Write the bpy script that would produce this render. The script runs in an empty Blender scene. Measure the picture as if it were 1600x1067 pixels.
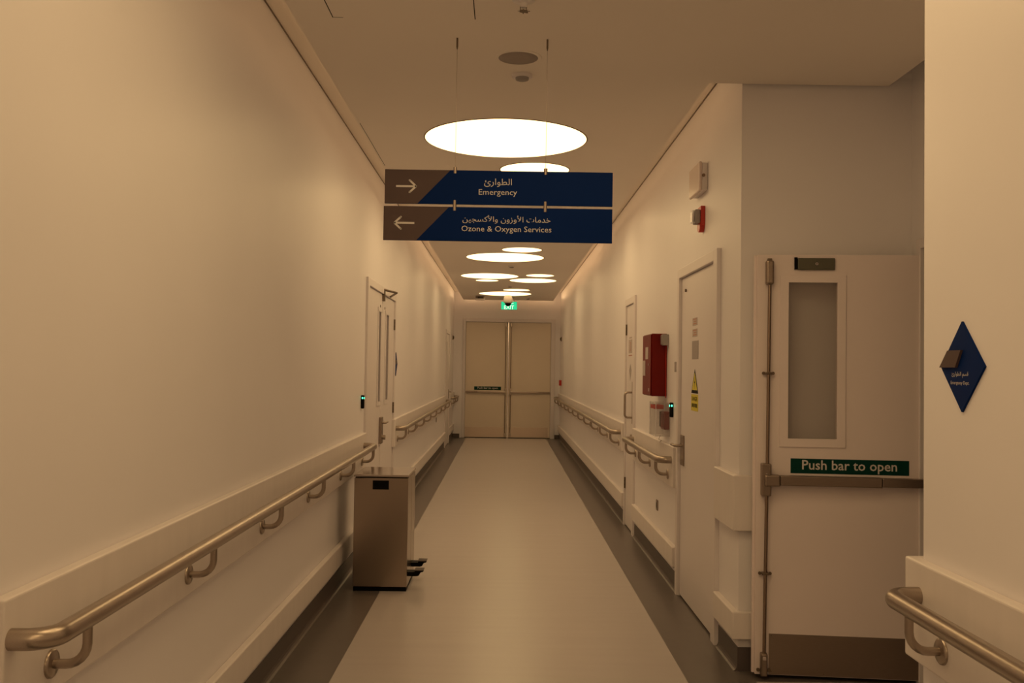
import bpy, bmesh, math
from mathutils import Vector, Matrix
PI = math.pi
S = bpy.context.scene
COL = S.collection

# ------------------------------------------------------------------ camera, world, exposure, large lights
F_PX = 1488.9
YAW, PITCH, ROLL = 7.11146681e-03, 2.83529827e-02, 1.44715848e-02
CAM = Vector((0, 0, 1.5))
def cam_axes():
    cy, sy, cp, sp = math.cos(YAW), math.sin(YAW), math.cos(PITCH), math.sin(PITCH)
    f = Vector((sy * cp, cy * cp, sp)); r = Vector((cy, -sy, 0)); u = r.cross(f)
    c, s = math.cos(ROLL), math.sin(ROLL)
    return c * r + s * u, -s * r + c * u, f
_r, _u, _f = cam_axes()
cd = bpy.data.cameras.new('camera'); cd.sensor_width = 36; cd.lens = F_PX / 1600 * 36
cd.clip_start = .02; cd.clip_end = 100
cam = bpy.data.objects.new('camera', cd); COL.objects.link(cam)
M = Matrix.Identity(4)
for i in range(3):
    M[i][0], M[i][1], M[i][2] = _r[i], _u[i], -_f[i]
    M[i][3] = CAM[i]
cam.matrix_world = M
S.camera = cam
S.view_settings.view_transform = 'Standard'
S.view_settings.look = 'None'
S.view_settings.gamma = 1
S.view_settings.use_curve_mapping = False
S.view_settings.exposure = 0.0
w = bpy.data.worlds.new('world'); S.world = w; w.use_nodes = True
w.node_tree.nodes['Background'].inputs[0].default_value = (1, .68, .30, 1)
w.node_tree.nodes['Background'].inputs[1].default_value = .15
DISC_EMIT = 3.0
DISC_COL = (1.0, .685, .318)
COVE_COL = (1.0, .66, .32)
COVE_W = .42                        # watts per metre of the LED line in the ceiling slot

def area(name, loc, size_x, size_y, power, color, rot):
    l = bpy.data.lights.new(name, 'AREA'); l.shape = 'RECTANGLE'; l.size = size_x; l.size_y = size_y
    l.energy = power; l.color = color
    o = bpy.data.objects.new(name, l); COL.objects.link(o); o.location = loc; o.rotation_euler = rot
    return o

# setting measures (metres)
XL, XR = -1.112, 1.19            # wall faces of the corridor
BXL, BXR = -1.077, 1.152         # faces of the crash boards
YE = 20.55                       # end wall face
YA = 4.815                       # face of the alcove's back wall
XA = 2.06                        # alcove side wall
YN = 2.698                       # corner of the near right wall
ZC, ZD = 2.962, 3.15             # ceiling panel, slot top
YB = -5.2                        # wall behind the camera
CXL, CXR, CYE = -.907, 1.014, 20.4
CXA, CYA = 1.93, 4.79

# LED lines lying in the ceiling slot
for x0, sgn, y0, y1, k in ((CXL - .02, -1, YB, 12.0, 1.3), (CXL - .02, -1, 12.0, CYE, 2.6), (CXR + .02, 1, CYA + .1, 12.0, 1.4), (CXR + .02, 1, 12.0, CYE, 3.0)):
    area('cove_light', (x0 + sgn * .012, (y0 + y1) / 2, ZC + .1), (y1 - y0), .02, COVE_W * (y1 - y0) * k, COVE_COL, (PI / 2, 0, sgn * -PI / 2 + PI))
area('cove_light', (.05, CYE + .02, ZC + .1), 2.0, .02, COVE_W * 2.0 * 2.6, COVE_COL, (PI / 2, 0, PI))

# ------------------------------------------------------------------ materials
def mat(name, color, rough=.5, metal=0, emit=0, ecol=None, spec=.5, noise=0, nscale=20, bump=0, bscale=200, stretch=(1, 1, 1), alpha=1, trans=0):
    color = (color[0], color[1], min(.93, color[2] * 1.10))
    m = bpy.data.materials.new(name); m.use_nodes = True
    nt = m.node_tree; b = nt.nodes['Principled BSDF']
    b.inputs['Base Color'].default_value = (*color, 1)
    b.inputs['Roughness'].default_value = rough
    b.inputs['Metallic'].default_value = metal
    b.inputs['Specular IOR Level'].default_value = spec
    if emit:
        b.inputs['Emission Color'].default_value = (*(ecol or color), 1)
        b.inputs['Emission Strength'].default_value = emit
    if trans:
        b.inputs['Transmission Weight'].default_value = trans
    if alpha < 1:
        b.inputs['Alpha'].default_value = alpha
    if noise or bump:
        tc = nt.nodes.new('ShaderNodeTexCoord'); mp = nt.nodes.new('ShaderNodeMapping')
        mp.inputs['Scale'].default_value = stretch
        nt.links.new(tc.outputs['Object'], mp.inputs[0])
    if noise:
        n = nt.nodes.new('ShaderNodeTexNoise'); n.inputs['Scale'].default_value = nscale; n.inputs['Detail'].default_value = 4
        nt.links.new(mp.outputs[0], n.inputs['Vector'])
        r = nt.nodes.new('ShaderNodeMapRange')
        r.inputs[1].default_value = .25; r.inputs[2].default_value = .75
        r.inputs[3].default_value = 1 - noise; r.inputs[4].default_value = 1 + noise
        nt.links.new(n.outputs['Fac'], r.inputs[0])
        mx = nt.nodes.new('ShaderNodeVectorMath'); mx.operation = 'SCALE'
        mx.inputs[0].default_value = color
        nt.links.new(r.outputs[0], mx.inputs['Scale']); nt.links.new(mx.outputs[0], b.inputs['Base Color'])
    if bump:
        n2 = nt.nodes.new('ShaderNodeTexNoise'); n2.inputs['Scale'].default_value = bscale; n2.inputs['Detail'].default_value = 3
        nt.links.new(mp.outputs[0], n2.inputs['Vector'])
        bp = nt.nodes.new('ShaderNodeBump'); bp.inputs['Strength'].default_value = bump; bp.inputs['Distance'].default_value = .002
        nt.links.new(n2.outputs['Fac'], bp.inputs['Height']); nt.links.new(bp.outputs[0], b.inputs['Normal'])
    return m

PAINT = mat('wall_paint', (.88, .845, .80), .42, noise=.015, nscale=1.5, bump=.05, bscale=120, spec=.4)
CEIL = mat('ceiling_paint', (.93, .86, .73), .8, noise=.015, nscale=1.2, spec=.2)
BOARD = mat('crash_board', (.79, .73, .66), .38, noise=.03, nscale=14, bump=.04, bscale=90, stretch=(1, 1, .25), spec=.45)
TRIM = mat('door_paint', (.79, .735, .69), .35, noise=.012, nscale=3, bump=.03, bscale=60)
LEAFP = mat('leaf_paint', (.86, .76, .70), .36, noise=.015, nscale=2.5, bump=.03, bscale=60)
ENDP = mat('end_leaf_paint', (.78, .68, .52), .45, noise=.015, nscale=2.5)
FLOORL = mat('vinyl_light', (.52, .475, .43), .27, noise=.02, nscale=5, stretch=(.25, 3, 1), bump=.03, bscale=14, spec=.42)
FLOORD = mat('vinyl_dark', (.135, .115, .10), .30, noise=.05, nscale=12, bump=.03, bscale=40, spec=.4)
SKIRT = mat('vinyl_skirting', (.10, .08, .07), .42, spec=.5)
STEEL = mat('brushed_steel', (.40, .335, .26), .30, metal=1, noise=.06, nscale=30, stretch=(20, .6, 20))
STEELV = mat('brushed_steel_plate', (.31, .25, .19), .34, metal=1, noise=.08, nscale=30, stretch=(1, 1, 25))
BINST = mat('bin_steel', (.37, .30, .225), .24, metal=1, noise=.05, nscale=25, stretch=(20, 20, .7))
BINTOP = mat('bin_lid_steel', (.50, .44, .37), .14, metal=1)
BRONZE = mat('hinge_steel', (.20, .155, .11), .38, metal=1)
CHROME = mat('polished_steel', (.70, .64, .58), .12, metal=1)
BLACK = mat('black_plastic', (.004, .0035, .003), .5, spec=.08)
RODM = mat('dark_steel_rod', (.30, .225, .16), .32, metal=1)
KICK = mat('kick_steel', (.60, .50, .38), .36, metal=1, noise=.06, nscale=20, stretch=(1, 1, 20))
DARK = mat('dark_gap', (.02, .016, .012), .8)
WHITEP = mat('white_plastic', (.80, .74, .68), .35)
GREYP = mat('grey_plastic', (.33, .30, .27), .5)
LABEL = mat('pale_label', (.50, .43, .38), .5)
GREYL = mat('grey_plate', (.40, .36, .33), .35, metal=.4)
GRILLE = mat('speaker_grille', (.36, .31, .26), .7, noise=.15, nscale=300)
BLUE = mat('sign_blue', (.0008, .017, .10), .55, spec=.07)
BROWN = mat('sign_brown', (.098, .066, .060), .5, spec=.2)
BROWNE = mat('sign_brown_edge', (.22, .14, .09), .5)
SIGNTXT = mat('sign_lettering', (.66, .62, .55), .5)
GREENS = mat('sign_green', (.0015, .042, .030), .5, spec=.12)
RED = mat('red_paint', (.165, .004, .002), .42, spec=.2, noise=.05, nscale=6)
REDP = mat('red_plastic', (.50, .022, .012), .35)
REDTXT = mat('red_lettering', (.48, .22, .15), .5)
YELLOW = mat('yellow_label', (.72, .60, .02), .45)
GREYGLASS = mat('vision_glass', (.24, .205, .16), .12, spec=.5)
MAUVE = mat('vision_film', (.34, .29, .29), .3)
CLEAR = mat('clear_plastic', (.36, .30, .26), .05, alpha=.16, spec=.8)
CLEARR = mat('clear_plastic_rim', (.9, .88, .85), .12, alpha=.35, spec=.8)
DISC = mat('lamp_diffuser', (.9, .85, .75), .5, emit=DISC_EMIT, ecol=DISC_COL)
EXITG = mat('exit_green', (0, .3, .15), .4, emit=1.0, ecol=(.005, .62, .27))
EXITW = mat('exit_white', (.9, .9, .9), .4, emit=1.0, ecol=(.62, 1, .82))
LED = mat('green_led', (0, .4, .2), .4, emit=3.5, ecol=(.08, .9, .45))
DGREY = mat('dark_grey_plastic', (.045, .04, .036), .4)
HOUSING = mat('lamp_rim', (.30, .19, .10), .5)
MAGN = mat('maglock_metal', (.13, .125, .085), .42, metal=.7)

# ------------------------------------------------------------------ mesh helpers
class MB:
    def __init__(s): s.v = []; s.f = []; s.m = []; s.ms = []; s.sm = []
    def mi(s, m):
        if m not in s.ms: s.ms.append(m)
        return s.ms.index(m)
    def add(s, vs, fs, m, smooth=False):
        b = len(s.v); s.v += [Vector(q) for q in vs]; k = s.mi(m)
        for f in fs: s.f.append([b + i for i in f]); s.m.append(k); s.sm.append(smooth)
        return s
    def frombm(s, bm, m, smooth=False):
        bm.verts.index_update()
        s.add([v.co.copy() for v in bm.verts], [[v.index for v in f.verts] for f in bm.faces], m, smooth); bm.free(); return s
    def box(s, a, b, m, bev=0, seg=2):
        a = Vector(a); b = Vector(b)
        lo = Vector([min(a[i], b[i]) for i in range(3)]); hi = Vector([max(a[i], b[i]) for i in range(3)])
        bm = bmesh.new(); bmesh.ops.create_cube(bm, size=1)
        for v in bm.verts: v.co = Vector([lo[i] + (v.co[i] + .5) * (hi[i] - lo[i]) for i in range(3)])
        if bev:
            bev = min(bev, min(hi[i] - lo[i] for i in range(3)) * .45)
            bmesh.ops.bevel(bm, geom=bm.edges[:], offset=bev, segments=seg, profile=.5, affect='EDGES')
        return s.frombm(bm, m)
    def prism(s, pts, d, m):        # polygon pts (3-D), extruded by vector d
        n = len(pts); P = [Vector(p) for p in pts]; d = Vector(d)
        fs = [list(range(n))[::-1], list(range(n, 2 * n))] + [[i, (i + 1) % n, n + (i + 1) % n, n + i] for i in range(n)]
        return s.add(P + [p + d for p in P], fs, m)
    def cyl(s, c, axis, r, h, m, n=24, r2=None, smooth=True):
        c = Vector(c); ax = Vector(axis).normalized(); t = ax.orthogonal().normalized(); q = ax.cross(t); r2 = r if r2 is None else r2
        V = []
        for k, (rr, o) in enumerate(((r, 0), (r2, h))):
            for i in range(n):
                a = 2 * PI * i / n; V.append(c + ax * o + (t * math.cos(a) + q * math.sin(a)) * rr)
        s.add(V, [[i, (i + 1) % n, n + (i + 1) % n, n + i] for i in range(n)], m, smooth)
        s.add(V[:n], [list(range(n))[::-1]], m); s.add(V[n:], [list(range(n))], m)
        return s
    def lathe(s, c, axis, prof, m, n=32):   # prof: (r, offset along axis)
        c = Vector(c); ax = Vector(axis).normalized(); t = ax.orthogonal().normalized(); q = ax.cross(t); V = []
        for r, o in prof:
            for i in range(n):
                a = 2 * PI * i / n; V.append(c + ax * o + (t * math.cos(a) + q * math.sin(a)) * max(r, 1e-5))
        F = []
        for j in range(len(prof) - 1):
            for i in range(n):
                F.append([j * n + i, j * n + (i + 1) % n, (j + 1) * n + (i + 1) % n, (j + 1) * n + i])
        return s.add(V, F, m, True)
    def tube(s, pts, r, m, bend=0, n=16, seg=8):
        P = [Vector(p) for p in pts]; Q = [P[0]]
        for i in range(1, len(P) - 1):
            if bend:
                a = (P[i - 1] - P[i]).normalized(); b = (P[i + 1] - P[i]).normalized()
                th = a.angle(b); d = min(bend / math.tan(th / 2), (P[i - 1] - P[i]).length * .49 if i > 1 else (P[i-1]-P[i]).length * .95, (P[i + 1] - P[i]).length * .49 if i < len(P) - 2 else (P[i+1]-P[i]).length*.95)
                rr = d * math.tan(th / 2); cdir = (a + b).normalized(); c = P[i] + cdir * (rr / math.sin(th / 2))
                s0 = (P[i] + a * d - c).normalized(); s1 = (P[i] + b * d - c).normalized()
                for k in range(seg + 1):
                    Q.append(c + s0.slerp(s1, k / seg) * rr)
            else: Q.append(P[i])
        Q.append(P[-1])
        T = [(Q[min(i + 1, len(Q) - 1)] - Q[max(i - 1, 0)]).normalized() for i in range(len(Q))]
        u = T[0].orthogonal().normalized(); V = []
        for i, q in enumerate(Q):
            u = (u - T[i] * u.dot(T[i])).normalized(); w_ = T[i].cross(u)
            for k in range(n):
                a = 2 * PI * k / n; V.append(q + (u * math.cos(a) + w_ * math.sin(a)) * r)
        F = [[i * n + k, i * n + (k + 1) % n, (i + 1) * n + (k + 1) % n, (i + 1) * n + k] for i in range(len(Q) - 1) for k in range(n)]
        s.add(V, F, m, True); s.add(V[:n], [list(range(n))[::-1]], m); s.add(V[-n:], [list(range(n))], m)
        return s
    def text(s, body, o, u, v, m, height=None, width=None, lift=.0006, bold=0):
        """flat lettering centred at o, running along u, up along v"""
        cu = bpy.data.curves.new('lettering', 'FONT'); cu.body = body; cu.resolution_u = 2
        if bold: cu.offset = bold
        ob = bpy.data.objects.new('lettering', cu); COL.objects.link(ob)
        bpy.context.view_layer.update()
        dg = bpy.context.evaluated_depsgraph_get()
        ev = ob.evaluated_get(dg); me = ev.to_mesh()
        vs = [x.co.copy() for x in me.vertices]; fs = [list(p.vertices) for p in me.polygons]
        ev.to_mesh_clear(); bpy.data.objects.remove(ob); bpy.data.curves.remove(cu)
        if not vs: return s
        x0 = min(q.x for q in vs); x1 = max(q.x for q in vs); y0 = min(q.y for q in vs); y1 = max(q.y for q in vs)
        sx = sy = (height / (y1 - y0)) if height else width / (x1 - x0)
        if height and width: sx = width / (x1 - x0)
        u = Vector(u).normalized(); v = Vector(v).normalized(); nn = u.cross(v); o = Vector(o)
        V = [o + u * ((q.x - (x0 + x1) / 2) * sx) + v * ((q.y - (y0 + y1) / 2) * sy) + nn * lift for q in vs]
        return s.add(V, fs, m)
    def build(s, name, parent=None, loc=None):
        me = bpy.data.meshes.new(name)
        off = Vector((0, 0, 0))
        if parent is not None and loc is None:
            q = parent
            off = WORLD[q.name]
        elif loc is not None:
            off = Vector(loc)
        me.from_pydata([v - off for v in s.v], [], s.f)
        for m in s.ms: me.materials.append(m)
        me.polygons.foreach_set('material_index', s.m); me.polygons.foreach_set('use_smooth', s.sm)
        bm = bmesh.new(); bm.from_mesh(me); bmesh.ops.recalc_face_normals(bm, faces=bm.faces[:]); bm.to_mesh(me); bm.free()
        o = bpy.data.objects.new(name, me); COL.objects.link(o)
        if parent is not None: o.parent = parent; WORLD[o.name] = off
        else:
            o.location = off; WORLD[o.name] = off
        return o
WORLD = {}      # world position of every object's origin (no rotations here)

def tag(o, label=None, cat=None, group=None, kind=None):
    if label: o['label'] = label
    if cat: o['category'] = cat
    if group: o['group'] = group
    if kind: o['kind'] = kind
    return o
def root(name, loc, label, cat, group=None, kind=None):
    o = bpy.data.objects.new(name, None); o.empty_display_size = .05; COL.objects.link(o); o.location = loc
    WORLD[o.name] = Vector(loc)
    return tag(o, label, cat, group, kind)
def struct(name, mb, label, cat):
    return tag(mb.build(name), label, cat, kind='structure')

# ------------------------------------------------------------------ the shell
T = .15
def wall_y(face, out, y0, y1, z0, z1, openings):
    """wall running along Y; face = its corridor face, out = +1/-1 the way its thickness goes; openings (ya, yb, ztop)"""
    mb = MB(); y = y0
    for a, b, zt in sorted(openings):
        mb.box((face, y, z0), (face + out * T, a, z1), PAINT)
        mb.box((face, a, zt), (face + out * T, b, z1), PAINT)
        y = b
    mb.box((face, y, z0), (face + out * T, y1, z1), PAINT)
    return mb
D1 = (7.66, 9.50, 2.165)      # left double door opening
D2 = (17.83, 18.98, 2.165)    # far left single door
D3 = (5.34, 6.42, 2.135)      # right service door
D4 = (8.72, 9.30, 2.135)      # narrow right cupboard door
struct('wall_left', wall_y(XL, -1, YB, YE + T, 0, ZD, [D1, D2]), 'long cream painted corridor wall on the left', 'wall')
struct('wall_right', wall_y(XR, 1, YA, YE + T, 0, ZD, [D3, D4]), 'cream painted corridor wall on the right beyond the alcove', 'wall')
mb = MB(); FX0, FX1, FZ = -.87, 1.005, 2.505
mb.box((XL, YE, 0), (FX0, YE + T, ZD), PAINT).box((FX1, YE, 0), (XR, YE + T, ZD), PAINT).box((FX0, YE, FZ), (FX1, YE + T, ZD), PAINT)
struct('wall_end', mb, 'cream wall closing the far end of the corridor', 'wall')
struct('wall_alcove', MB().box((XR + T, YA, 0), (XA + T, YA + T, ZD), PAINT), 'cream back wall of the alcove behind the open door', 'wall')
mb = MB(); mb.box((XA, YN, 0), (XA + T, 2.93, ZD), PAINT).box((XA, 2.93, 2.16), (XA + T, 4.66, ZD), PAINT).box((XA, 4.66, 0), (XA + T, YA, ZD), PAINT)
struct('wall_side', mb, 'cream side wall of the alcove with the doorway', 'wall')
mb = MB(); mb.box((XR, YB, 0), (XA + T, YN, ZD), PAINT)
struct('wall_near', mb, 'cream wall corner nearest on the right edge', 'wall')
struct('wall_behind', MB().box((XL, YB - T, 0), (XR, YB, ZD), PAINT), 'cream wall behind the viewpoint', 'wall')
struct('wall_beyond', MB().box((4.2, 1.5, 0), (4.2 + T, 6.2, ZD), PAINT).box((XA + T, 6.05, 0), (4.2, 6.2, ZD), PAINT).box((XA + T, 1.5, 0), (4.2, 1.65, ZD), PAINT), 'cream walls beyond the side doorway', 'wall')
# floor: dark borders and light inlay as faces of one sheet
mb = MB()
def fl(x0, y0, x1, y1, m): mb.add([(x0, y0, 0), (x1, y0, 0), (x1, y1, 0), (x0, y1, 0)], [[0, 1, 2, 3]], m)
FA, FB, YI = -.812, .905, 4.655
fl(-1.5, YB - T, FA, YE + .3, FLOORD); fl(FA, YB - T, FB, YE + .3, FLOORL)
fl(FB, YI, 4.4, YE + .3, FLOORD); fl(FB, 3.0, 1.24, YI, FLOORD); fl(1.24, 3.0, 4.4, YI, FLOORL); fl(FB, YB - T, 4.4, 3.0, FLOORD)
mb.box((-1.5, YB - T, -.1), (4.4, YE + .3, -.002), FLOORD)
struct('floor', mb, 'sheet vinyl floor with light middle strip and dark grey borders', 'floor')
# ceiling: floating panel with slot round it, and the deck above
mb = MB()
bmz = (ZC, ZC + .05)
mb.box((CXL, YB, bmz[0]), (CXR, CYE, bmz[1]), CEIL).box((CXR, YB, bmz[0]), (XR, YN, bmz[1]), CEIL)
mb.box((CXR, YN, bmz[0]), (CXA, CYA, bmz[1]), CEIL)
mb.box((XL - T, YB - T, ZD), (XR + T, YE + T, ZD + .1), CEIL).box((XR + T, YB - T, ZD), (4.35, 6.2, ZD + .1), CEIL)
# access hatch joints in the panel
for a, b in (((-.745, 2.9), (-.741, 3.965)), ((-.148, 2.9), (-.144, 3.96)), ((-.745, 3.962), (-.700, 3.965))):
    mb.box((a[0], a[1], ZC - .0006), (b[0], b[1], ZC + .001), DARK)
mb.box((CXL + .012, 5.7, ZC - .0006), (CXL + .015, 6.9, ZC + .001), DARK)
mb.box((CXL + .012, 7.1, ZC - .0006), (CXL + .022, 7.35, ZC + .001), DARK)
mb.box((XL, YB, ZD - .006), (XL + .005, YE, ZD + .01), BRONZE).box((XR - .005, YA, ZD - .006), (XR, YE, ZD + .01), BRONZE)  # dark strips standing in for the shade line where wall meets slot top
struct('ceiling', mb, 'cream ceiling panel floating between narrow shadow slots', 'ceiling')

# skirting (dark coved vinyl) : profile along walls
def skirt_y(x, out, segs):
    mb = MB()
    for y0, y1 in segs:
        s = -out   # into the corridor
        prof = [(0, .12), (s * .003, .12), (s * .003, .028), (s * .006, .016), (s * .012, .007), (s * .022, .0015), (s * .022, .0005), (0, .0005)]
        mb.prism([(x + p[0], y0, p[1]) for p in prof], (0, y1 - y0, 0), SKIRT)
    return mb
struct('baseboard_left', skirt_y(XL, -1, [(YB, D1[0] - .12), (D1[1] + .05, D2[0] - .08), (D2[1] + .08, YE)]), 'dark coved vinyl skirting along the left wall', 'skirting')
struct('baseboard_right', skirt_y(XR, 1, [(YA + .0, D3[0] - .10), (D3[1] + .08, D4[0] - .10), (D4[1] + .04, YE)]), 'dark coved vinyl skirting along the right wall', 'skirting')
struct('baseboard_near', skirt_y(XR, 1, [(YB, YN)]), 'dark skirting of the near right wall', 'skirting')
struct('baseboard_alcove', MB().box((XR - .003, YA - .004, .0005), (XA, YA, .12), SKIRT), 'dark skirting behind the open door', 'skirting')
mb = MB(); mb.box((XL, YE - .012, 0), (FX0 - .09, YE, .085), SKIRT).box((FX1 + .08, YE - .012, 0), (XR, YE, .085), SKIRT)
struct('baseboard_end', mb, 'dark skirting either side of the end doors', 'skirting')

# crash boards (upper and lower), each run is one trim
tn = [0]
def board(x, bx, y0, y1, hi, label, extra=None):
    tn[0] += 1
    mb = MB(); z0, z1 = ((.703, .982) if hi else (.165, .303))
    if extra:       # L-shaped plan wrapping a wall corner
        bm = bmesh.new()
        vs = [bm.verts.new((a, b, z0)) for a, b in extra]
        f = bm.faces.new(vs)
        g = bmesh.ops.extrude_face_region(bm, geom=[f])
        for v in g['geom']:
            if isinstance(v, bmesh.types.BMVert): v.co.z = z1
        bmesh.ops.recalc_face_normals(bm, faces=bm.faces[:])
        bmesh.ops.bevel(bm, geom=bm.edges[:], offset=.007, segments=3, profile=.5, affect='EDGES')
        mb.frombm(bm, BOARD)
    else: mb.box((x, y0, z0), (bx, y1, z1), BOARD, bev=.007, seg=3)
    o = mb.build('trim_%d' % tn[0]); tag(o, label, 'wall guard', kind='structure')
runs = [(XL, BXL, 2.09, 7.50, 'nearest left'), (XL, BXL, 9.45, D2[0] - .09, 'middle left'), (XL, BXL, D2[1] + .1, YE, 'far left corner'),
        (XR, BXR, 9.34, YE, 'far right'), (XR, BXR, 6.50, 8.58, 'between the two right doors')]
for x, bx, y0, y1, nm in runs:
    board(x, bx, y0, y1, True, 'white upper wall guard board, %s run' % nm)
    board(x, bx, y0, y1, False, 'white low bump board near the floor, %s run' % nm)
for hi in (True, False):
    board(XR, BXR, 4.778, 5.23, hi, 'white %s wall guard board wrapping the alcove corner' % ('upper' if hi else 'low'), ((BXR, 4.778), (XA, 4.778), (XA, YA), (XR, YA), (XR, 5.23), (BXR, 5.23)))
    board(XR, BXR, YB, 2.735, hi, 'white %s wall guard board of the near right wall' % ('upper' if hi else 'low'), ((BXR, YB), (XR, YB), (XR, YN), (1.75, YN), (1.75, 2.735), (BXR, 2.735)))

# ------------------------------------------------------------------ handrails
RZ = .889
def handrail(bx, s, y0, y1, brackets, label, group=None, open0=False):
    """bx board face, s = direction into the corridor"""
    rx = bx + s * .087
    r = root('handrail', (bx, (y0 + y1) / 2, .77), label, 'handrail', group)
    MB().tube([(bx, y0, RZ), (rx, y0, RZ), (rx, y1, RZ), (bx, y1, RZ)] if not open0 else [(rx, y0, RZ), (rx, y1, RZ), (bx, y1, RZ)], .0245, STEEL, bend=.06, n=20, seg=8).build('rail', r)
    for y in brackets:
        b = MB().tube([(rx, y, RZ - .012), (rx, y, .778), (bx + s * .004, y, .778)], .0115, STEEL, bend=.05, n=12, seg=6).build('bracket', r)
        MB().lathe((bx, y, .778), (s, 0, 0), [(.0, .009), (.030, .009), (.034, .006), (.0345, 0)], STEEL, 24).build('mounting_plate', b)
    return r
handrail(BXL, 1, 2.12, 7.36, [2.31, 3.30, 4.29, 5.29, 6.33, 7.27], 'long steel handrail on the near left wall, passing the bin')
handrail(BXL, 1, 9.10 + .42, D2[0] - .25, [9.66 + 1.08 * i for i in range(8)], 'steel handrail on the left wall beyond the double door')
handrail(BXL, 1, D2[1] + .2, 20.42, [19.3, 20.25], 'short steel handrail in the far left corner')
handrail(BXR, -1, 9.42, 20.3, [9.55 + 1.06 * i for i in range(11)], 'longest steel handrail on the right wall reaching the far doors')
handrail(BXR, -1, 6.56, 8.46, [6.68, 7.5, 8.32], 'short steel handrail on the right wall below the red cabinet')
handrail(BXR, -1, -1.6, 2.64, [2.5, 1.5, .5, -.5], 'steel handrail at the lower right corner of the near wall')

# ------------------------------------------------------------------ doors
def hinge(parent, x, y, z, s, m=BRONZE, h=.105):
    mb = MB().cyl((x + s * .006, y, z - h / 2), (0, 0, 1), .0085, h, m, 12)
    mb.box((x, y - .022, z - h / 2), (x + s * .003, y + .022, z + h / 2), m)
    for k in (-.018, .018): mb.cyl((x + s * .006, y, z + k), (0, 0, 1), .0092, .002, DARK, 12)
    return mb.build('hinge', parent)
def lever(parent, x, y, z, s, dirn, plate=(.05, .20), drop=.0, th=.009):
    """dirn +1/-1: which way along Y the lever points"""
    pw, ph = plate
    b = MB().box((x, y - pw / 2, z - ph + .05 + drop), (x + s * th, y + pw / 2, z + .05 + drop), STEELV, bev=.003).build('backplate', parent)
    MB().tube([(x, y, z), (x + s * .055, y, z), (x + s * .055, y + dirn * .12, z)], .0095, STEEL, bend=.018, n=12).build('door_handle', parent)
    return b
def frame_y(parent, face, s, ya, yb, zt, wn, wf, pro=.018, depth=T):
    """door casing in a wall running along Y"""
    mb = MB()
    mb.box((face + s * pro, ya - wn, 0), (face - s * depth, ya + .012, zt + .05), TRIM, bev=.003)
    mb.box((face + s * pro, yb - .012, 0), (face - s * depth, yb + wf, zt + .05), TRIM, bev=.003)
    mb.box((face + s * pro, ya + .012, zt - .012), (face - s * depth, yb - .012, zt + .05), TRIM, bev=.003)
    mb.box((face - s * .075, ya + .01, 0), (face - s * .09, yb - .01, zt - .01), DARK)
    return mb.build('door_frame', parent)
def leaf_y(parent, face, s, ya, yb, zt, hole=None, z0=.012, thick=.045, m=TRIM):
    x0, x1 = face + s * .002, face - s * (thick - .002)
    mb = MB()
    if hole:
        a, b, c, d = hole
        mb.box((x0, ya, z0), (x1, a, zt), m).box((x0, b, z0), (x1, yb, zt), m)
        mb.box((x0, a, z0), (x1, b, c), m).box((x0, a, d), (x1, b, zt), m)
    else: mb.box((x0, ya, z0), (x1, yb, zt), m, bev=.002)
    return mb.build('door_leaf', parent)
def vision(parent, face, s, hole, film):
    a, b, c, d = hole; e = .03; g = .008
    mb = MB()
    for q in (((a - e, c - e), (b + e, c + g)), ((a - e, d - g), (b + e, d + e)), ((a - e, c), (a + g, d)), ((b - g, c), (b + e, d))):
        mb.box((face + s * .002, q[0][0], q[0][1]), (face + s * .010, q[1][0], q[1][1]), TRIM, bev=.002)
    mb.build('glazing_bead', parent)
    MB().box((face - s * .004, a, c), (face - s * .010, b, d), film).build('vision_pane', parent)

# door 1: double door at the far end
r = root('door_1', (.07, YE, 0), 'tall double fire door closing the far end of the corridor', 'door', kind='structure')
mb = MB()
mb.box((-.912, YE - .02, 0), (FX0 + .018, YE + .1, 2.572), TRIM, bev=.004).box((FX1 - .016, YE - .02, 0), (1.075, YE + .1, 2.572), TRIM, bev=.004)
mb.box((FX0 + .018, YE - .02, 2.497), (FX1 - .016, YE + .1, 2.572), TRIM, bev=.004).box((FX0, YE + .07, 0), (FX1, YE + .09, 2.5), DARK)
mb.build('door_frame', r)
for a, b, sx, lab in ((FX0 + .022, .058, 1, 0), (.082, FX1 - .020, -1, 1)):
    L = MB().box((a, YE + .012, .015), (b, YE + .055, 2.492), ENDP, bev=.003).build('door_leaf', r)
    f = YE + .012
    MB().box((a + .008, f - .0015, .022), (b - .045, f, .235), KICK).build('kick_plate', L)
    inner = b - .045 if sx == 1 else a + .045; outer = a + .01 if sx == 1 else b - .01
    mb = MB().box((inner - .022, f - .048, .93), (inner + .022, f, 1.06), STEEL, bev=.005)
    mb.box((inner, f - .055, .968), (outer + sx * .25, f - .015, 1.012), STEEL, bev=.006).box((outer + sx * .252, f - .050, .971), (outer, f - .0, 1.009), STEELV, bev=.004)
    mb.build('push_bar', L)
    MB().tube([(inner, f - .022, .06), (inner, f - .022, 2.44)], .0095, RODM, n=10).box((inner - .02, f - .04, 2.40), (inner + .02, f, 2.485), STEEL, bev=.006).box((inner - .02, f - .04, .03), (inner + .02, f, .11), STEEL, bev=.006).build('vertical_rod', L)
    if sx == 1:
        mb = MB().box((-.655, f - .002, 1.030), (-.075, f, 1.105), GREENS)
        mb.text('Push bar to open', (-.365, f - .002, 1.066), (1, 0, 0), (0, 0, 1), SIGNTXT, width=.44, bold=.008); mb.build('push_sign', L)
MB().box((.0585, YE - .006, .01), (.0815, YE + .012, 2.492), CHROME, bev=.003).build('meeting_strip', r)

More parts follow.
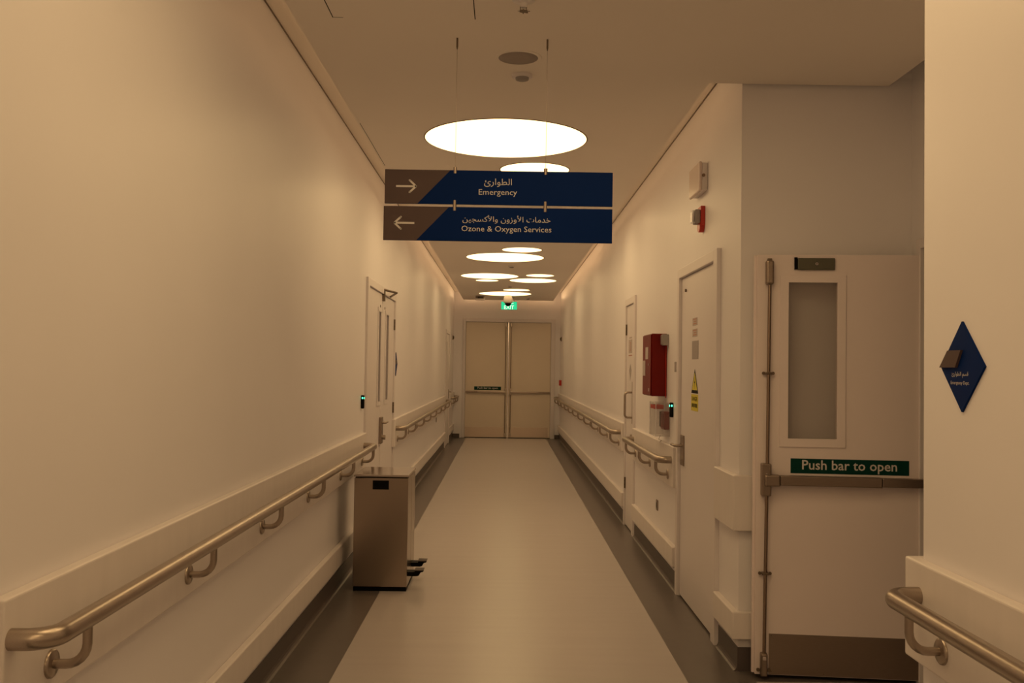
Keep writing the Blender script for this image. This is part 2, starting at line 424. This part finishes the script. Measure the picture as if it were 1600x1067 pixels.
# door 2: left double door with narrow vision panels
VIS = .006
r = root('door_2', (XL, 8.58, 0), 'white double door in the left wall with two slim glass panels', 'door', kind='structure')
frame_y(r, XL, 1, D1[0], D1[1], D1[2], .085, .03)
yc = 8.575
for i, (a, b, hole) in enumerate(((D1[0] + .016, yc - .004, (8.305, 8.475, 1.185, 1.99)), (yc + .004, D1[1] - .016, (8.815, 9.035, 1.185, 1.99)))):
    L = leaf_y(r, XL, 1, a, b, 2.147, hole); vision(L, XL, 1, hole, MAUVE)
    hy = a - .002 if i == 0 else b + .002
    for hz in (1.918, 1.097, .30): hinge(L, XL + .002, hy, hz, 1)
    MB().cyl((XL + .002, yc - .14 if i == 0 else yc + .17, 2.035), (1, 0, 0), .012, .004, BRONZE, 12).build('bolt_cap', L)
    if i == 0:
        lever(L, XL + .002, yc - .045, 1.0, 1, 1, (.11, .235), th=.024)
        MB().cyl((XL + .01, yc - .045, .87), (1, 0, 0), .021, .045, STEEL, 16).build('thumb_turn', L)
mb = MB().box((XL + .0, yc - .02, 2.09), (XL + .025, yc + .03, 2.20), BRONZE, bev=.002)
mb.tube([(XL + .015, yc, 2.192), (XL + .115, yc + .12, 2.175), (XL + .015, yc + .45, 2.16)], .010, BRONZE, n=8)
mb.build('door_closer_arm', r)

# door 3: far left single door
r = root('door_3', (XL, 18.4, 0), 'white single door at the far end of the left wall', 'door', kind='structure')
frame_y(r, XL, 1, D2[0], D2[1], D2[2], .07, .07, pro=.016)
hole = (18.02, 18.2, 1.19, 2.0)
L = leaf_y(r, XL, 1, D2[0] + .016, D2[1] - .016, 2.147, hole); vision(L, XL, 1, hole, MAUVE)
for hz in (1.93, 1.10, .33): hinge(L, XL + .002, D2[0] + .012, hz, 1)
lever(L, XL + .002, D2[1] - .09, 1.02, 1, -1, (.05, .18))

# door 4: right service door with warning labels
r = root('door_4', (XR, 5.88, 0), 'white service door with yellow warning label in the right wall', 'door', kind='structure')
frame_y(r, XR, -1, D3[0], D3[1], D3[2], .085, .05, pro=.024)
L = leaf_y(r, XR, -1, D3[0] + .016, D3[1] - .016, 2.120)
for hz in (1.892, 1.643, 1.083, .275): hinge(L, XR - .002, D3[0] + .012, hz, -1, h=.108)
lever(L, XR - .002, 6.325, 1.005, -1, 1, (.11, .20), drop=.02)
fx = XR - .0025
for zz in (1.812, 1.742):
    mb = MB().box((fx - .0012, 5.885, zz - .026), (fx, 6.03, zz + .022), LABEL)
    for q, (a, b) in enumerate(((5.90, 6.01), (5.905, 5.99), (5.90, 6.015))):
        mb.box((fx - .0016, a, zz - .018 + q * .014), (fx - .001, b, zz - .011 + q * .014), REDTXT)
    mb.build('red_printed_label', L)
MB().box((fx - .002, 5.845, 1.575), (fx, 6.035, 1.690), GREYL, bev=.0008).build('grey_plate', L)
mb = MB(); ty = 5.945
mb.prism([(fx, ty - .105, 1.362), (fx, ty + .105, 1.362), (fx, ty, 1.512)], (-.0012, 0, 0), BLACK)
mb.prism([(fx - .0005, ty - .080, 1.382), (fx - .0005, ty + .080, 1.382), (fx - .0005, ty, 1.490)], (-.0012, 0, 0), YELLOW)
mb.prism([(fx - .0012, ty + .004, 1.462), (fx - .0012, ty + .014, 1.425), (fx - .0012, ty - .006, 1.427), (fx - .0012, ty + .006, 1.388), (fx - .0012, ty - .016, 1.436), (fx - .0012, ty + .002, 1.433)], (-.0012, 0, 0), BLACK)
mb.box((fx - .0012, ty - .105, 1.252), (fx, ty + .105, 1.355), YELLOW)
mb.text('DANGER', (fx - .0012, ty, 1.328), (0, -1, 0), (0, 0, 1), BLACK, height=.028, width=.17, bold=.01)
for q in range(7): mb.box((fx - .0018, ty - .082 + q * .025, 1.272 + .004 * (q % 2)), (fx - .0012, ty - .066 + q * .025, 1.298), BLACK)
mb.build('warning_label', L)
MB().cyl((fx, 6.25, 2.03), (-1, 0, 0), .010, .01, BRONZE, 12).build('peephole', L)

# door 5: narrow right cupboard door
r = root('door_5', (XR, 9.0, 0), 'narrow white cupboard door with a pull handle in the right wall', 'door', kind='structure')
frame_y(r, XR, -1, D4[0], D4[1], D4[2], .085, .03)
L = leaf_y(r, XR, -1, D4[0] + .016, D4[1] - .016, 2.120)
for hz in (1.892, .41): hinge(L, XR - .002, D4[1] - .012, hz, -1)
MB().box((XR - .002, 8.80, 1.005), (XR - .006, 8.86, 1.392), STEELV, bev=.001).build('push_plate', L)
MB().tube([(XR - .004, 8.83, 1.062), (XR - .075, 8.83, 1.062), (XR - .075, 8.83, 1.295), (XR - .004, 8.83, 1.295)], .0095, STEEL, bend=.03, n=12).build('pull_handle', L)
MB().cyl((XR - .002, 8.83, .885), (-1, 0, 0), .022, .02, STEEL, 16).build('key_cylinder', L)
mb = MB()
mb.box((fx - .001, 8.92, 1.80), (fx, 9.10, 1.815), LABEL).box((fx - .001, 8.90, 1.66), (fx, 9.14, 1.79), LABEL).cyl((fx - .001, 9.02, 1.725), (-1, 0, 0), .045, .001, REDTXT, 20).cyl((fx - .002, 9.02, 1.725), (-1, 0, 0), .034, .001, LABEL, 20)
mb.box((fx - .001, 8.90, 1.635), (fx, 9.14, 1.645), REDTXT)
mb.build('prohibition_label', L)
mb = MB().prism([(fx, 9.01, 1.56), (fx, 9.09, 1.50), (fx, 9.01, 1.40), (fx, 8.93, 1.50)], (-.001, 0, 0), GREYL)
mb.prism([(fx - .001, 9.01, 1.485), (fx - .001, 9.05, 1.48), (fx - .001, 9.01, 1.43), (fx - .001, 8.97, 1.48)], (-.001, 0, 0), LABEL)
mb.build('diamond_label', L)

# door 6: doorway in the alcove side wall, one leaf swung open against the back wall
r = side_door = root('door_6', (XA, 3.8, 0), 'white side door of the alcove, one leaf with push bar standing open behind the corner', 'door', kind='structure')
mb = MB()
mb.box((XA - .04, 4.625, 0), (XA + T, 4.672, 2.165), TRIM, bev=.003).box((XA - .04, 2.90, 0), (XA + T, 2.945, 2.165), TRIM, bev=.003).box((XA - .04, 2.945, 2.115), (XA + T, 4.625, 2.165), TRIM, bev=.003)
mb.build('door_frame', r)
MB().box((XA + .01, 2.95, .012), (XA + .055, 3.80, 2.11), TRIM, bev=.003).build('door_leaf', r)
# the open leaf: its own empty so that it turns on its hinge
ANG = math.radians(-5.8); P0 = Vector((1.248, 4.712, 0))
r = root('hinge_point', (0, 0, 0), None, None)
LW, LH, TK = .812, 2.083, .046
hx0, hx1, hz0, hz1 = .148, .390, 1.172, 1.949
mb = MB()
m = LEAFP
mb.box((0, 0, .02), (hx0, TK, LH), m).box((hx1, 0, .02), (LW, TK, LH), m).box((hx0, 0, .02), (hx1, TK, hz0), m).box((hx0, 0, hz1), (hx1, TK, LH), m)
mb.box((-.012, .026, .02), (0, TK, LH), m, bev=.001)
L = mb.build('door_leaf', r)
mb = MB()
for q in ((hx0 - .038, hz0 - .038, hx1 + .038, hz0 + .004), (hx0 - .038, hz1 - .004, hx1 + .038, hz1 + .034), (hx0 - .038, hz0, hx0 + .004, hz1), (hx1 - .004, hz0, hx1 + .038, hz1)):
    mb.box((q[0], -.007, q[1]), (q[2], .002, q[3]), m, bev=.002)
mb.build('glazing_bead', L)
mg = mat('clear_glass', (.30, .24, .17), .05, alpha=.20)
MB().box((hx0, .018, hz0), (hx1, .024, hz1), mg).build('vision_pane', L)
mb = MB().box((.066, -.0015, .022), (.792, 0, .219), STEELV)
for q in ((.078, .21), (.078, .035), (.33, .032), (.78, .21)): mb.cyl((q[0], -.0015, q[1]), (0, -1, 0), .003, .001, BRONZE, 8)
mb.build('kick_plate', L)
mb = MB()
mb.box((.020, -.052, .895), (.066, 0, 1.053), STEELV, bev=.005)                 # head of the latch case
mb.box((.032, -.066, .944), (.108, -.010, 1.000), STEELV, bev=.008)
mb.box((.108, -.058, .949), (.590, -.016, .997), STEELV, bev=.005)
mb.box((.592, -.050, .952), (.806, 0, .994), STEELV, bev=.004)
mb.cyl((.043, -.052, 1.005), (0, -1, 0), .004, .003, CHROME, 10)
mb.build('push_bar', L)
mb = MB().tube([(.050, -.024, 1.04), (.056, -.024, 1.97)], .0085, RODM, n=12)
mb.box((.036, -.042, 1.932), (.074, 0, 2.052), STEELV, bev=.010, seg=3).box((.045, -.03, 2.048), (.066, -.008, 2.062), BRONZE, bev=.002)
for zc in (1.495,):
    mb.box((.036, -.036, zc - .006), (.070, 0, zc + .006), BRONZE, bev=.004).cyl((.030, -.012, zc), (0, -1, 0), .008, .006, BRONZE, 12).cyl((.076, -.012, zc), (0, -1, 0), .008, .006, BRONZE, 12)
mb.build('upper_rod', L)
mb = MB().tube([(.048, -.024, .90), (.040, -.024, .10)], .0085, RODM, n=12)
mb.box((.022, -.044, .018), (.056, 0, .132), STEELV, bev=.010, seg=3).box((.030, -.047, .10), (.048, -.043, .118), CHROME, bev=.002)
zc = .515
mb.box((.026, -.036, zc - .006), (.062, 0, zc + .006), BRONZE, bev=.004).cyl((.018, -.012, zc), (0, -1, 0), .008, .006, BRONZE, 12).cyl((.068, -.012, zc), (0, -1, 0), .008, .006, BRONZE, 12)
for q in (.014, .066): mb.cyl((q, -.012, .045), (0, -1, 0), .009, .006, BRONZE, 12)
mb.build('lower_rod', L)
mb = MB().box((.178, -.012, 2.010), (.192, 0, 2.069), BLACK).box((.193, -.014, 2.007), (.372, 0, 2.066), MAGN, bev=.003).cyl((.284, -.014, 2.037), (0, -1, 0), .007, .0015, CHROME, 16).cyl((.284, -.0155, 2.037), (0, -1, 0), .004, .0008, BRONZE, 6)
mb.build('magnet_plate', L)
mb = MB().box((.166, -.0016, 1.006), (.730, 0, 1.078), GREENS)
mb.text('Push bar to open', (.447, -.0016, 1.041), (1, 0, 0), (0, 0, 1), SIGNTXT, width=.452, bold=.012); mb.build('push_sign', L)
L.parent = side_door; L.location = P0 - WORLD[side_door.name]; L.rotation_euler = (0, 0, ANG)
L['label'] = 'open door leaf with glass panel, push bar and green sign'
bpy.data.objects.remove(r)

# ------------------------------------------------------------------ ceiling lights
lights = [(-.015, 6.05, .518), (.198, 6.964, .256), (-.27, 8.02, .48), (.55, 8.02, .235), (-.36, 8.93, .225), (.445, 9.13, .45), (.02, 10.3, .49), (.189, 11.689, .248), (-.018, 12.523, .513),  # disc behind the lower sign board is added, unseen, to brighten the far walls
          (-.263, 15.081, .457), (.529, 14.88, .223), (-.318, 15.847, .192), (.445, 15.758, .39), (.195, 17.698, .25), (-.013, 18.622, .514),
          (-.015, .2, .518), (-.27, 2.15, .48), (.60, 2.2, .235), (-.36, 3.05, .225), (.48, 3.12, .518), (-.2, -1.7, .48), (.5, -1.6, .4), (0, -3.0, .518), (0, -4.3, .5)]  # discs behind the viewpoint are added, unseen, to brighten the near walls
side = lambda x: 'centre' if abs(x) < .1 else ('left' if x < 0 else 'right')
wh = ['nearest, above the hanging sign', 'just past the nearest big one, above the sign', 'hidden behind the top sign board, left', 'hidden behind the top sign board, right',
      'showing left in the gap between the sign boards', 'showing right in the gap between the sign boards', 'added unseen behind the lower sign board', 'first below the sign', 'second below the sign, the widest there',
      'left of the middle group', 'far right of the middle group, small oval', 'tiny one at left under the middle group', 'right of the middle group', 'just before the last big one',
      'last big one before the exit sign', 'above the viewpoint', 'overhead left, out of view', 'overhead small right, out of view', 'overhead small left, out of view', 'overhead right, out of view'] + ['added unseen behind the viewpoint'] * 4
for (x, y, rr), t in zip(lights, wh):
    r = root('ceiling_light', (x, y, ZC), ('large' if rr > .3 else 'small') + ' round ceiling light, ' + t, 'ceiling light', 'round ceiling lights')
    MB().lathe((x, y, ZC), (0, 0, -1), [(rr - .004, -.002), (rr - .004, .003), (rr, .003), (rr + .004, .001), (rr + .004, -.002)], HOUSING, 96).build('rim', r)
    mb = MB(); n = 96
    mb.add([(x + (rr - .004) * math.cos(2 * PI * i / n), y + (rr - .004) * math.sin(2 * PI * i / n), ZC - .0015) for i in range(n)], [list(range(n))], DISC)
    mb.add([(x + (rr - .004) * math.cos(2 * PI * i / n), y + (rr - .004) * math.sin(2 * PI * i / n), ZC + .0) for i in range(n)], [list(range(n))], HOUSING)
    mb.build('diffuser', r)

# ------------------------------------------------------------------ ceiling devices
def csensor(name, x, y, r0, h, label, cat, m=WHITEP, m2=GREYP):
    r = root(name, (x, y, ZC), label, cat)
    MB().lathe((x, y, ZC), (0, 0, -1), [(r0, 0), (r0, h * .35), (r0 * .92, h * .5), (.001, h * .5)], m).build('base', r)
    MB().lathe((x, y, ZC - h * .5), (0, 0, -1), [(r0 * .66, 0), (r0 * .62, h * .35), (r0 * .4, h * .5), (.001, h * .5)], m2).build('sensor_head', r)
    return r
r = root('ceiling_speaker', (.042, 4.443, ZC), 'round ceiling speaker above the hanging sign', 'speaker')
MB().lathe((.042, 4.443, ZC), (0, 0, -1), [(.112, 0), (.112, .002), (.108, .004), (.094, .004), (.092, .002)], CEIL, 48).build('rim', r)
MB().lathe((.042, 4.443, ZC), (0, 0, -1), [(.0935, .001), (.0935, .003), (.05, .0036), (.0, .0038)], GRILLE, 48).build('grille', r)
csensor('smoke_detector', .065, 4.705, .052, .03, 'small round smoke detector just past the ceiling speaker', 'smoke detector', WHITEP, GREYP)
csensor('smoke_detector', .075, 13.55, .05, .03, 'small smoke detector under the widest light below the sign', 'smoke detector')
csensor('smoke_detector', .075, 16.85, .05, .03, 'small smoke detector just before the last lights', 'smoke detector')
csensor('smoke_detector', .455, 19.5, .05, .05, 'small white detector on the ceiling right of the exit sign', 'smoke detector')
r = root('sprinkler', (.053, 3.74, ZC), 'ceiling sprinkler at the top edge of the picture', 'sprinkler')
MB().lathe((.053, 3.74, ZC), (0, 0, -1), [(.045, 0), (.045, .004), (.02, .014), (.012, .016), (.012, .03), (0.0, .03)], WHITEP, 32).build('rosette', r)
mb = MB().cyl((.053, 3.74, ZC - .046), (0, 0, 1), .017, .0015, BRONZE, 16)
for a in range(8): mb.box((.053 + .016 * math.cos(a * PI / 4) - .003, 3.74 + .016 * math.sin(a * PI / 4) - .003, ZC - .0462), (.053 + .024 * math.cos(a * PI / 4) + .002, 3.74 + .024 * math.sin(a * PI / 4) + .002, ZC - .0448), BRONZE)
mb.tube([(.041, 3.74, ZC - .028), (.041, 3.74, ZC - .040), (.053, 3.74, ZC - .045)], .002, BRONZE, n=8).tube([(.065, 3.74, ZC - .028), (.065, 3.74, ZC - .040), (.053, 3.74, ZC - .045)], .002, BRONZE, n=8)
mb.build('deflector', r)
r = root('ceiling_access_point', (-.52, 19.3, ZC), 'small white box with dark grille on the ceiling, left of the exit sign', 'wireless box')
MB().box((-.62, 19.2, ZC - .085), (-.42, 19.4, ZC), WHITEP, bev=.015).build('housing', r)
MB().box((-.61, 19.192, ZC - .062), (-.43, 19.202, ZC - .012), BRONZE, bev=.003).box((-.57, 19.188, ZC - .055), (-.46, 19.194, ZC - .02), DARK).build('grille', r)
# dome camera
dx, dy = .045, 19.05
r = root('dome_camera', (dx, dy, ZC), 'white dome security camera hanging in front of the exit sign', 'security camera')
MB().cyl((dx, dy, ZC - .01), (0, 0, 1), .035, .01, WHITEP).lathe((dx, dy, ZC), (0, 0, -1), [(.06, .0), (.088, .05), (.092, .09), (.088, .135), (.078, .155), (.03, .16)], mat('camera_housing', (.42, .37, .31), .5), 32).build('housing', r)
MB().lathe((dx, dy, ZC - .15), (0, 0, -1), [(.064, 0), (.060, .026), (.046, .05), (.022, .066), (0, .070)], BLACK, 32).build('camera_dome', r)
# exit sign
ex, ey, ez0, ez1 = .068, 19.5, 2.700, 2.868
r = root('exit_sign', (ex, ey, ZC), 'green illuminated exit sign hanging before the far doors', 'exit sign')
mb = MB().box((ex - .165, ey - .02, ez0), (ex + .165, ey + .02, ez1), GREYP, bev=.004); mb.build('housing', r)
mb = MB().box((ex - .160, ey - .0225, ez0 + .006), (ex + .160, ey - .0202, ez1 - .004), EXITG)
mb.text('EXIT', (ex, ey - .0225, ez0 + .052), (1, 0, 0), (0, 0, 1), EXITW, height=.078, width=.20, bold=.015)
mb.text('\uFE9D\uFEAE\uFEA8\uFEE3', (ex + .01, ey - .0225, ez1 - .042), (1, 0, 0), (0, 0, 1), EXITW, height=.055, width=.16, bold=.008)
mb.build('sign_face', r)
for q in (-.1, .1): MB().cyl((ex + q, ey, ez1), (0, 0, 1), .005, ZC - ez1, STEEL, 10).build('suspension_rod', r)

# ------------------------------------------------------------------ hanging wayfinding sign
SY = 4.19; X0, X1 = -.541, .4645
r = root('hanging_sign', (-.04, SY, ZC), 'two blue and brown direction boards hanging on wires from the ceiling', 'direction sign')
AR1 = '\uFE89\uFEAD\uFE8D\uFEEE\uFEC4\uFEDF\uFE8D'
AR2 = '\uFEE6\uFEF4\uFEA0\uFEB4\uFEDB\uFEF7\uFE8D\uFEED \uFEE5\uFEED\uFEAF\uFEED\uFEF7\uFE8D \uFE95\uFE8E\uFEE3\uFEAA\uFEA7'
for k, (zb, zt, ar, en, ah, aw, eh, ew, txx) in enumerate(((2.2205, 2.371, AR1, 'Emergency', .037, .122, .0325, .169, -.042), (2.058, 2.2085, AR2, 'Ozone & Oxygen Services', .037, .388, .0325, .396, -.002))):
    f = SY - .006; x0 = X0 - .003 * k; x1 = X1
    mb = MB().box((x0, SY - .006, zb), (x1, SY + .006, zt), BLUE, bev=.0008)
    mb.prism([(x0 + .0005, f + .0001, zb + .0005), (x0 + .145, f + .0001, zb + .0005), (x0 + .288, f + .0001, zt - .0005), (x0 + .0005, f + .0001, zt - .0005)], (0, -.0008, 0), BROWN)
    zc = (zb + zt) / 2; f2 = f - .0007
    # arrow
    s = 1 if k == 0 else -1; ax = x0 + .093; t = .0042; hh = .0265
    zc += .001
    tip = Vector((ax + s * .043, f2, zc))
    mb.box((ax - .043, f2 - .0006, zc - t), (ax + .043, f2, zc + t), SIGNTXT)
    for sg in (1, -1):
        a = tip + Vector((s * .002, 0, 0)); b = tip + Vector((-s * hh, 0, sg * hh)); d = (b - a).normalized(); nrm = Vector((-d.z, 0, d.x)) * t
        mb.prism([a + nrm, b + nrm, b - nrm, a - nrm], (0, -.0008, 0), SIGNTXT)
        mb.cyl(b, (0, -1, 0), t, .0008, SIGNTXT, 12)
    mb.cyl(tip, (0, -1, 0), t, .0008, SIGNTXT, 12)
    zt_off = .0 
    mb.text(ar, (txx, f - .0002, zt - .053), (1, 0, 0), (0, 0, 1), SIGNTXT, height=ah, width=aw, bold=0)
    mb.text(en, (txx, f - .0002, zb + (.052 if k == 0 else .052)), (1, 0, 0), (0, 0, 1), SIGNTXT, height=eh, width=ew, bold=-.004 if False else 0)
    mb.build('sign_board', r)
for wx in (-.232, .168):
    MB().cyl((wx, SY, 2.37), (0, 0, 1), .0009, ZC - 2.37, STEEL, 8).build('suspension_wire', r)
    MB().cyl((wx, SY, ZC - .042), (0, 0, 1), .0042, .042, BRONZE, 12).cyl((wx, SY, ZC - .050), (0, 0, 1), .0028, .01, BRONZE, 12).build('ceiling_fixing', r)
    MB().cyl((wx, SY - .0005, 2.357), (0, 0, 1), .0085, .028, STEEL, 12).build('clamp', r)
    MB().cyl((wx, SY - .0005, 2.192), (0, 0, 1), .0085, .046, STEEL, 12).build('clamp', r)

# ------------------------------------------------------------------ diamond wall signs
def diamond(cy, cz, face, s, h, label, inner=True):
    r = root('room_sign', (face, cy, cz), label, 'room sign')
    t = .006
    MB().prism([(face, cy - h, cz), (face, cy, cz - h), (face, cy + h, cz), (face, cy, cz + h)], (s * t, 0, 0), BLUE).build('panel', r)
    f = face + s * t
    u = (0, -1, 0) if s < 0 else (0, 1, 0)
    mb = MB()
    d = 1 if s < 0 else -1
    pts = [(cy + d * .112, cz - .002), (cy + d * .022, cz - .002), (cy - d * .008, cz + .043), (cy + d * .066, cz + .043)]
    mb.prism([(f, a, b) for a, b in pts], (s * .007, 0, 0), BROWN)
    mb.build('brown_tab', r)
    if inner:
        mb = MB()
        mb.text('\uFE89\uFEAD\uFE8D\uFEEE\uFEC4\uFEDF\uFE8D \uFEE2\uFEB4\uFED7', (f, cy + d * .008, cz - .021), u, (0, 0, 1), SIGNTXT, height=.016, width=.09)
        mb.text('Emergency Dept.', (f, cy + d * .008, cz - .043), u, (0, 0, 1), SIGNTXT, height=.0115, width=.10)
        mb.build('lettering', r)
    return r
diamond(2.463, 1.5215, XR, -1, .1175, 'blue diamond room sign with brown tab on the near right wall')
diamond(9.70, 1.527, XL, 1, .1205, 'blue diamond room sign beside the left double door', False)

# ------------------------------------------------------------------ right wall devices
r = root('emergency_light', (XR, 5.77, 2.66), 'square white emergency light box high on the right wall', 'emergency light')
MB().box((XR, 5.625, 2.578), (XR - .034, 5.925, 2.742), WHITEP, bev=.004).build('housing', r)
MB().box((XR - .034, 5.62, 2.572), (XR - .054, 5.93, 2.748), mat('opal_cover', (.74, .62, .54), .25), bev=.008).build('cover', r)
MB().cyl((XR - .026, 5.625, 2.665), (0, -1, 0), .010, .005, BROWNE, 16).build('test_button', r)
r = root('fire_alarm_sounder', (XR, 5.74, 2.43), 'red and white fire alarm sounder under the emergency light', 'fire alarm')
MB().box((XR, 5.69, 2.375), (XR - .026, 5.79, 2.495), REDP, bev=.004).cyl((XR - .0, 5.74, 2.380), (-1, 0, 0), .040, .030, REDP, 24).build('base', r)
MB().box((XR - .026, 5.70, 2.390), (XR - .058, 5.78, 2.475), GREYP, bev=.006).build('sounder_body', r)
MB().box((XR - .058, 5.705, 2.395), (XR - .075, 5.775, 2.47), CLEARR, bev=.006).box((XR - .058, 5.72, 2.41), (XR - .068, 5.76, 2.455), LABEL, bev=.002).build('strobe_lens', r)
# red equipment cabinet
cy0, cy1, cz0, cz1, cxp = 6.99, 7.40, 1.312, 1.772, XR - .112
r = root('fire_cabinet', (XR, 7.2, 1.31), 'tall red steel fire cabinet on the right wall', 'fire cabinet')
MB().box((XR, cy0, cz0), (cxp, cy1, cz1), RED, bev=.004).build('body', r)
MB().box((cxp - .001, cy0 + .006, cz0 + .006), (cxp - .008, cy1 - .006, cz1 - .006), RED, bev=.003).build('cabinet_door', r)
MB().box((cxp - .008, 7.11, 1.585), (cxp - .0105, 7.24, 1.675), LABEL).build('upper_label', r)
MB().box((cxp - .008, 7.25, 1.46), (cxp - .0105, 7.38, 1.575), LABEL).build('side_label', r)
MB().cyl((cxp - .008, 7.06, 1.545), (-1, 0, 0), .009, .006, CHROME, 12).build('lock', r)
MB().box((cxp - .008, 7.05, 1.345), (cxp - .009, 7.09, 1.37), LABEL).build('small_label', r)
r = root('junction_box', (XR, 6.90, 1.73), 'small grey box at the top corner of the red cabinet', 'junction box')
MB().box((XR, 6.915, 1.685), (XR - .045, 6.985, 1.765), GREYP, bev=.004).build('housing', r)
MB().box((XR - .045, 6.92, 1.69), (XR - .052, 6.98, 1.76), GREYL, bev=.003).build('cover', r)
MB().tube([(XR - .008, 6.975, 1.69), (XR - .010, 6.982, 1.60), (XR - .007, 6.984, 1.45), (XR - .009, 6.98, 1.30)], .003, REDP, n=8).build('cable', r)
r = root('wall_switch', (XR, 6.56, 1.53), 'small grey switch plate left of the service door', 'switch')
MB().box((XR, 6.49, 1.492), (XR - .010, 6.63, 1.563), GREYP, bev=.003).build('faceplate', r)
MB().box((XR - .010, 6.525, 1.510), (XR - .014, 6.555, 1.545), GREYL, bev=.002).box((XR - .010, 6.565, 1.510), (XR - .014, 6.595, 1.545), GREYL, bev=.002).build('rocker', r)
# call point under a clear cover
r = root('break_glass_unit', (XR, 6.98, 1.16), 'red fire call point under a clear plastic cover below the red cabinet', 'fire call point')
MB().box((XR, 6.86, 1.075), (XR - .04, 7.00, 1.205), mat('deep_red_plastic', (.20, .012, .01), .35), bev=.005).build('call_point', r)
MB().box((XR - .04, 6.875, 1.09), (XR - .045, 6.985, 1.19), RED, bev=.002).build('glass_plate', r)
c0 = (XR - .002, 6.82, 1.03); c1 = (XR - .105, 7.10, 1.27)
mb = MB()
mb.box((c0[0], c0[1], c0[2]), (c1[0], c0[1] + .003, c1[2]), CLEAR).box((c0[0], c1[1] - .003, c0[2]), (c1[0], c1[1], c1[2]), CLEAR)
mb.box((c1[0] + .003, c0[1], c0[2]), (c1[0], c1[1], c1[2]), CLEAR).box((c0[0], c0[1], c0[2]), (c1[0], c1[1], c0[2] + .003), CLEAR).box((c0[0], c0[1], c1[2] - .003), (c1[0], c1[1], c1[2]), CLEAR)
mb.tube([(c1[0], c0[1], c0[2]), (c1[0], c1[1], c0[2]), (c1[0], c1[1], c1[2]), (c1[0], c0[1], c1[2]), (c1[0], c0[1], c0[2])], .003, CLEARR, n=8)
mb.build('clear_cover', r)
mb = MB().box((XR - .105, 6.90, 1.222), (XR - .035, 7.08, 1.252), REDP, bev=.004); mb.build('red_band', r)
MB().box((XR - .046, 7.01, 1.09), (XR - .005, 7.03, 1.20), DGREY, bev=.002).build('side_clip', r)
MB().tube([(XR - .05, 6.95, 1.03), (XR - .06, 6.96, 1.00), (XR - .045, 6.93, .992), (XR - .062, 6.90, .985)], .002, BRONZE, n=8).build('seal_wire', r)
def reader(face, s, y, z, label):
    r = root('card_reader', (face, y, z), label, 'card reader')
    MB().box((face, y - .022, z - .052), (face + s * .024, y + .022, z + .052), BLACK, bev=.006).build('housing', r)
    MB().box((face + s * .0235, y - .008, z + .022), (face + s * .026, y + .008, z + .036), LED, bev=.001).box((face + s * .008, y - .0235, z + .024), (face + s * .018, y - .0215, z + .036), LED).build('status_light', r)
reader(XR, -1, 6.72, 1.225, 'black card reader with green light beside the right service door')
reader(XL, 1, 7.42, 1.225, 'black card reader with green light beside the left double door')
def outlet(face, s, y, z, label, m=GREYP):
    r = root('wall_socket', (face, y, z), label, 'wall socket')
    MB().box((face, y - .032, z - .04), (face + s * .009, y + .032, z + .04), m, bev=.003).build('faceplate', r)
    MB().box((face + s * .009, y - .010, z - .020), (face + s * .011, y + .010, z + .020), DGREY, bev=.001).build('socket_insert', r)
outlet(XR, -1, 7.35, .468, 'small steel wall socket low on the right wall under the short handrail', STEELV)
outlet(XL, 1, 15.6, .645, 'small dark wall socket low on the left wall far down the corridor', BRONZE)
r = root('fire_call_point', (XR, 20.0, 1.22), 'small red fire call point at the far right end', 'fire call point')
MB().box((XR, 19.94, 1.155), (XR - .05, 20.06, 1.27), REDP, bev=.004).build('housing', r)
MB().box((XR - .05, 19.96, 1.175), (XR - .054, 20.04, 1.25), LABEL, bev=.001).build('glass_plate', r)
for face, s, lab in ((XL, 1, 'small dark door magnet at the far end of the left wall'), (XR, -1, 'small dark door magnet at the far end of the right wall above the call point')):
    r = root('door_magnet', (face, 20.1, 2.13), lab, 'door magnet')
    MB().box((face, 20.06, 2.09), (face + s * .02, 20.14, 2.18), BRONZE, bev=.003).build('base', r)
    MB().cyl((face + s * .02, 20.1, 2.135), (s, 0, 0), .028, .012, DARK, 20).build('magnet', r)

# ------------------------------------------------------------------ pedal bin
bx0, bx1, by0, by1, bz = -.998, -.636, 6.42, 6.92, .775
r = root('pedal_bin', ((bx0 + bx1) / 2, (by0 + by1) / 2, 0), 'brushed steel two-part pedal bin with black base standing by the left wall', 'bin')
ym = (by0 + by1) / 2
for a, b in ((by0, ym - .003), (ym + .003, by1)):
    MB().box((bx0, a, .028), (bx1, b, bz - .022), BINST, bev=.004).build('body', r)
    MB().box((bx0 + .004, a + .004, 0), (bx1 - .004, b - .004, .029), BLACK).build('base', r)
MB().box((bx0 + .008, by0 + .008, bz - .024), (bx1 - .008, by1 - .008, bz - .014), DARK).build('lid_gap', r)
MB().box((bx0 - .003, by0 - .004, bz - .015), (bx1 + .004, by1 + .003, bz), BINTOP, bev=.003).build('lid', r)
MB().box((bx0 + .124, by0 - .0015, bz - .098), (bx0 + .232, by0, bz - .038), BLACK, bev=.0006).build('black_label', r)
for y, z in ((by0 + .10, .105), (ym + .10, .118)):
    mb = MB()
    pr = [(0, z + .012), (.045, z + .012), (.052, z + .022), (.105, z + .022), (.105, z + .014), (.088, z + .010), (.075, z - .012), (.06, z - .016), (0, z - .016)]
    mb.prism([(bx1 + p[0], y - .04, p[1]) for p in pr], (0, .08, 0), BLACK)
    mb.box((bx1 + .045, y - .045, z + .020), (bx1 + .108, y + .045, z + .026), mat('pedal_rubber', (.05, .03, .022), .5), bev=.003)
    mb.build('pedal', r)
